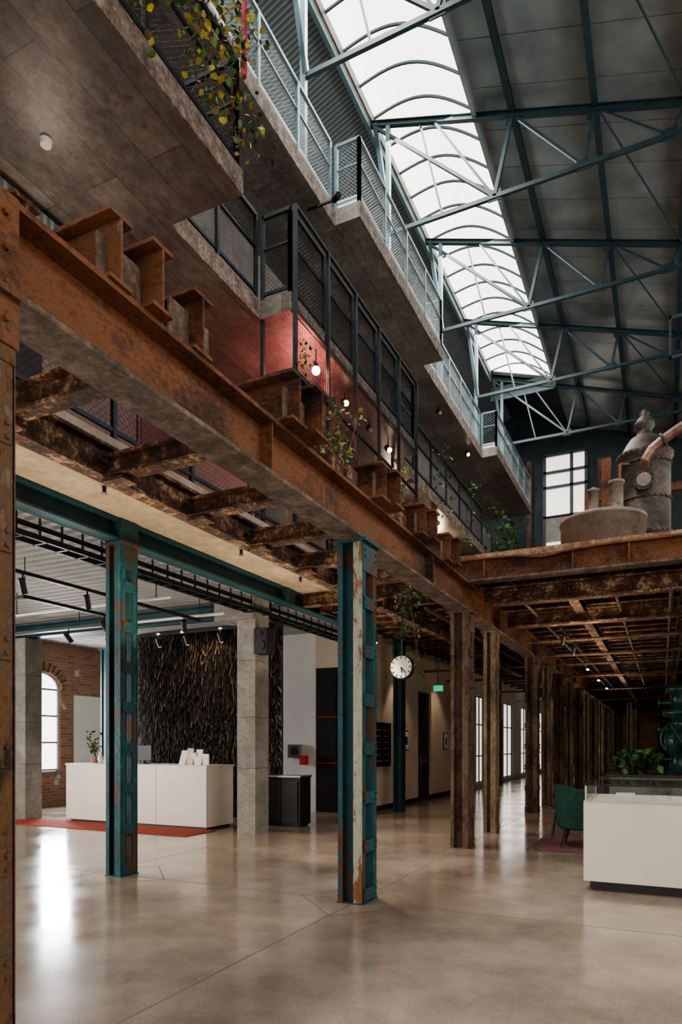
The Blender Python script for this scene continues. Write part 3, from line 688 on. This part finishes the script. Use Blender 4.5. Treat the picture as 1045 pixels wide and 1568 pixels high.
# ------------------------------------------------------------------ stills on platform
mb=MB(); sx,sy=-.28,12.3
mb.lathe((sx,sy,4.305),[(.40,0),(.42,.05),(.42,.6),(.45,.62),(.45,.68),(.40,.72),(.40,1.9),(.44,1.93),(.44,2.0),(.36,2.06),(.28,2.2),(.22,2.28),(.12,2.34),(.12,2.44),(.16,2.48),(.15,2.56),(.10,2.62),(.06,2.66),(.08,2.71),(.01,2.78)],'still',36)
mb.cyl((sx,sy-.40,5.75),(sx,sy-.47,5.75),.16,'still',24); mb.cyl((sx,sy-.46,5.75),(sx,sy-.49,5.75),.11,'tank',24)
for i in range(10): a=math.pi*i/5; mb.cyl((sx+.14*math.cos(a),sy-.47,5.75+.14*math.sin(a)),(sx+.14*math.cos(a),sy-.485,5.75+.14*math.sin(a)),.012,'still',6)
for z in (5.5,6.1): mb.lathe((sx,sy,z),[(.40,0),(.415,.01),(.415,.04),(.40,.05)],'still',36)
for i in range(28):
    a=2*math.pi*i/28
    for z,r in ((6.27,.445),(5.52,.418),(6.12,.418),(4.96,.455)): mb.cyl((sx+r*math.cos(a),sy+r*math.sin(a),z),(sx+(r+.015)*math.cos(a),sy+(r+.015)*math.sin(a),z),.014,'still',6)
mb.cyl((sx-.36,sy-.35,4.305),(sx-.36,sy-.35,6.1),.03,'copperpipe',10); mb.cyl((sx-.36,sy-.35,6.1),(sx-.2,sy-.3,6.1),.03,'copperpipe',10)
mb.cyl((sx-.36,sy-.35,5.2),(sx-.36,sy-.35,5.28),.06,'still',12)
pp=[Vector((sx+.0,sy-.42,5.95)),Vector((sx+.02,sy-.5,6.05)),Vector((sx+.12,sy-.5,6.2)),Vector((sx+.28,sy-.5,6.32)),Vector((sx+.5,sy-.5,6.45)),Vector((sx+.85,sy-.5,6.62)),Vector((sx+1.2,sy-.5,6.75))]
mb.tube(pp,.075,'copperpipe',14)
for p in pp[1:-1]: mb.sphere(p,.076,'copperpipe',8)
for i in (3,5):
    d=(pp[i+1]-pp[i]).normalized(); mb.cyl(pp[i]-d*.02,pp[i]+d*.02,.11,'still',16)
mb.cyl((sx+1.2,sy-.5,6.75),(sx+1.2,sy-.5,4.305),.07,'copperpipe',12)
mb.build('copper_pot_still')
mb=MB(); tx,ty=-.85,11.2
mb.lathe((tx,ty,4.305),[(.02,0),(.62,0),(.62,.62),(.64,.62),(.64,.67),(.60,.69),(.35,.73),(.02,.74)],'tank',40)
for x,z0,h,r in ((-.98,5.02,.42,.075),(-.65,5.02,.5,.10),):
    mb.lathe((x,ty,z0),[(r+.03,0),(r+.03,.03),(r,.05),(r,h),(r+.02,h),(r+.02,h+.04),(r*.4,h+.07),(.02,h+.08)],'tank',20)
mb.build('fermentation_tank')
mb=MB()
for x,z in ((-1.25,6.2),(-.95,6.8),(-.9,5.6)): mb.ibeam((x,13.4,4.3),(x,13.4,z),.16,.16,'rust',.02,.015)
mb.bar((-1.25,13.4,6.1),(.9,13.4,6.1),.1,.14,'rust'); mb.build('rusty_machine_frame')
mb=MB(); mb.bar((.62,14,4.3),(.62,14,9.6),.06,.06,'truss'); mb.box(.1,.62,13.98,14.02,8.7,8.76,'truss'); mb.box(.1,.14,13.98,14.02,8.7,9.5,'truss'); mb.box(.1,.62,13.98,14.02,9.44,9.5,'truss'); mb.build('steel_bracket_frame')

# ------------------------------------------------------------------ vines
def vine(name,pts,n,spread,size,keys):
    mb=MB()
    for i in range(len(pts)-1): mb.wire(pts[i],pts[i+1],.004,'stem')
    leaves(mb,pts,n,spread,size,keys); mb.build(name)
def strand(x,y,z0,z1,j=.12,n=10): return [(x+U(-j,j)*.5,y+U(-j,j),z0+(z1-z0)*i/n) for i in range(n+1)]
for y in (3.4,3.65,3.9,4.15,4.4,4.65,4.9,5.1,5.3,5.5,5.7,5.85):
    vine('climbing_vine',strand(-3.92,y,U(7.5,8.2),9.9,.22,14),130,.14,.07,['leafy','leaf','leafy','leafd','stem','leaf'])
vine('climbing_vine',strand(-4.38,8.05,5.8,6.9,.12),110,.14,.05,['leafy','leaf','leafd'])
for y,z1 in ((8.6,5.8),(9.6,5.6),(10.6,5.9),(11.6,6.0),(12.5,6.4)): vine('climbing_vine',strand(-4.38,y,4.6,z1,.15),90,.14,.055,['leafy','leaf','leafd'])
for y in (21.5,22.6,23.5,24.5): vine('climbing_vine',strand(-4.9,y,7.5,9.4,.3),60,.25,.14,['leafd','leaf'])
for y in (16.0,18.6): vine('climbing_vine',strand(-4.9,y,7.2,8.8,.25),60,.18,.09,['leafd','leaf'])
for y in (5.25,5.55,6.85):
    mb=MB(); P=[(-2.62+U(-.12,.12),y+U(-.15,.15),4.02+U(0,.5)) for _ in range(14)]
    mb.box(-2.74,-2.54,y-.1,y+.1,3.852,4.0,'rustdark')
    for p in P: mb.wire((-2.64,y,3.95),p,.003,'stem')
    leaves(mb,P,100,.05,.04,['leafy','leaf','leafd']); mb.build('potted_plant')

# ------------------------------------------------------------------ ceiling fixtures & lamps
def downlight(x,y,z,lit=True,nm='ceiling_spotlight'):
    mb=MB(); mb.cyl((x,y,z),(x,y,z-.14),.012,'black'); a=Vector((x,y,z-.14)); d=Vector((.55,-.6,-.6)).normalized()
    mb.cyl(a-d*.09,a+d*.1,.055,'black',16); mb.cyl(a+d*.1,a+d*.105,.045,'bulb' if lit else 'chrome',16); mb.build(nm)
for x,y,z,l in ((-4.75,10.05,7.3,1),(-4.75,11.1,7.3,0),(-4.75,12.0,7.3,1),(-5.2,14,7.3,0),(-5.2,16.5,7.3,0),(-5.3,19.8,10.35,1),(-5.3,17,10.35,0)): downlight(x,y,z,bool(l))
mb=MB(); mb.cyl((-6.1,3.3,6.95),(-6.1,3.3,7.02),.1,'whitepaint',24); mb.build('smoke_detector')
mb=MB(); mb.cyl((-5.35,4.6,7.3),(-5.35,4.6,7.25),.06,'whitepaint',20,.05); mb.build('smoke_detector')
def wallspot(x,y,z,L):
    mb=MB(); mb.bar((x-L,y,z),(x,y,z),.03,.03,'black'); mb.cyl((x-.02,y,z),(x+.1,y-.08,z-.02),.05,'black',14); mb.build('wall_mounted_spotlight')
wallspot(-5.2,3.3,7.27,.6); wallspot(-4.75,9.7,10.25,.5)
mb=MB(); lx,ly,lz=-4.6,8.75,6.99
mb.sphere((lx,ly,lz),.06,'redbulb',8); mb.cyl((lx,ly,lz+.04),(lx,ly,7.3),.008,'black'); mb.cyl((lx,ly,lz+.03),(lx,ly,lz+.1),.03,'black'); mb.build('red_pendant_lamp')

# ------------------------------------------------------------------ lights
def area(name,loc,rot,sx,sy,e,col=(1,1,1)):
    l=bpy.data.lights.new(name,'AREA'); l.shape='RECTANGLE'; l.size=sx;l.size_y=sy;l.energy=e;l.color=col
    o=bpy.data.objects.new(name,l); bpy.context.collection.objects.link(o); o.location=loc; o.rotation_euler=rot; return o
def spot(name,loc,target,e,ang,col=(1,.8,.55),r=.05,blend=.5):
    l=bpy.data.lights.new(name,'SPOT'); l.energy=e;l.spot_size=math.radians(ang);l.color=col;l.shadow_soft_size=r;l.spot_blend=blend
    o=bpy.data.objects.new(name,l); bpy.context.collection.objects.link(o); o.location=loc
    o.rotation_euler=(Vector(target)-Vector(loc)).to_track_quat('-Z','Y').to_euler(); return o
def point(name,loc,e,col,r=.08):
    l=bpy.data.lights.new(name,'POINT'); l.energy=e;l.color=col;l.shadow_soft_size=r
    o=bpy.data.objects.new(name,l); bpy.context.collection.objects.link(o); o.location=loc
D=math.radians
area('skylight_daylight',(-4.5,11,14.35),(0,0,0),1.8,26,2300,(1,.97,.93))
area('rear_fill',(-1,-4.5,3.4),(D(82),0,0),12,5.5,330,(1,.89,.76))  # added fill from behind the camera, no entrance is modelled
area('right_fill',(6.6,5,3.5),(0,D(90),0),5,12,320,(1,.91,.80))  # added side fill, the right wall has no windows
area('roof_fill',(6.6,11,8),(0,D(112),0),3.5,24,1100,(.95,.98,1))  # added to brighten roof and gallery soffits, no clerestory behind it
area('left_window_daylight',(-13.2,11.5,2.1),(0,D(-90),0),2.4,1.1,240,(.95,.97,1))
area('left_side_window_daylight',(-13.2,4,2.1),(0,D(-90),0),2.6,5,620,(1,.96,.90))
area('gallery_window_daylight',(-5.6,30,2.0),(0,D(-90),0),2.6,14,150,(1,.93,.85))
for y in (2,5,8,11): area('bounce_fill',(-5.0,y,2.6),(D(180),0,0),.3,2.0,27,(1,.82,.58))  # added bounce light for the mezzanine soffit, no fixture
for y in (11.5,15,19,24): area('bounce_fill',(-1.2,y,2.8),(D(180),0,0),.5,2.5,30,(1,.78,.55))  # the same added bounce for the hall ceiling, also without fixtures
for x,e in ((-9.9,25),(-9.1,70),(-8.5,170),(-7.6,35)): spot('feather_wall_spot',(x,10.5,3.75),(x+.1,11.6,3.1),e,55,(1,.74,.42))
spot('desk_spot',(-9,8.2,3.2),(-9,9.6,.8),60,75,(1,.87,.7))
for y in (10.6,12.2,15,18): spot('track_spot',(-5.1,y,3.5),(-5.7,y+.3,1.5),60,80,(1,.82,.6))
for y in (12.5,14,17,20,23): spot('hall_spot',(-1.6,y,3.3),(-2.4,y+.5,0),100,90,(1,.78,.55))
for y in (9.2,11.5,15,19,24,30,38): spot('hall_spot',(-3.9,y,3.5),(-3.7,y,0),280 if y<13 else 90,60,(1,.86,.70))
spot('hall_spot',(-6,8.4,3.6),(-5.5,8.2,0),260,60,(1,.84,.64))
spot('hall_spot',(-3.5,7.0,3.3),(-1.9,7.2,0),230,55,(1,.87,.72))
spot('hall_spot',(-5.2,4.2,3.5),(-4.6,5.0,0),160,60,(1,.84,.66))
point('red_lamp_light',(-4.75,8.75,6.85),42,(1,.22,.17))
point('red_room_light',(-5.7,10.3,6.3),38,(1,.32,.30),.3)
point('soffit_fill',(-5.8,5.0,6.4),22,(1,.82,.70),.2)  # added fill to lift the dim gallery soffit, no lamp there
for p in ((-5.5,14,7.0),(-5.6,18,7.0),(-5.5,4.0,9.8)): point('gallery_lamp',p,36,(1,.76,.56))
w=bpy.data.worlds.new('sky'); bpy.context.scene.world=w; w.use_nodes=True
bg=w.node_tree.nodes['Background']; bg.inputs[0].default_value=(.9,.93,1,1); bg.inputs[1].default_value=.4

# ------------------------------------------------------------------ camera
cam=bpy.data.cameras.new('camera'); co=bpy.data.objects.new('camera',cam); bpy.context.collection.objects.link(co)
co.location=(0,0,1.5); co.rotation_euler=(math.radians(90),0,TH)
cam.sensor_fit='HORIZONTAL'; cam.sensor_width=36; cam.lens=36*1030/1045; cam.shift_y=356/1045; cam.clip_end=200
bpy.context.scene.camera=co
bpy.context.scene.view_settings.view_transform='AgX'
bpy.context.scene.view_settings.exposure=.1
try: bpy.context.scene.view_settings.look='AgX - Medium High Contrast'
except Exception: pass
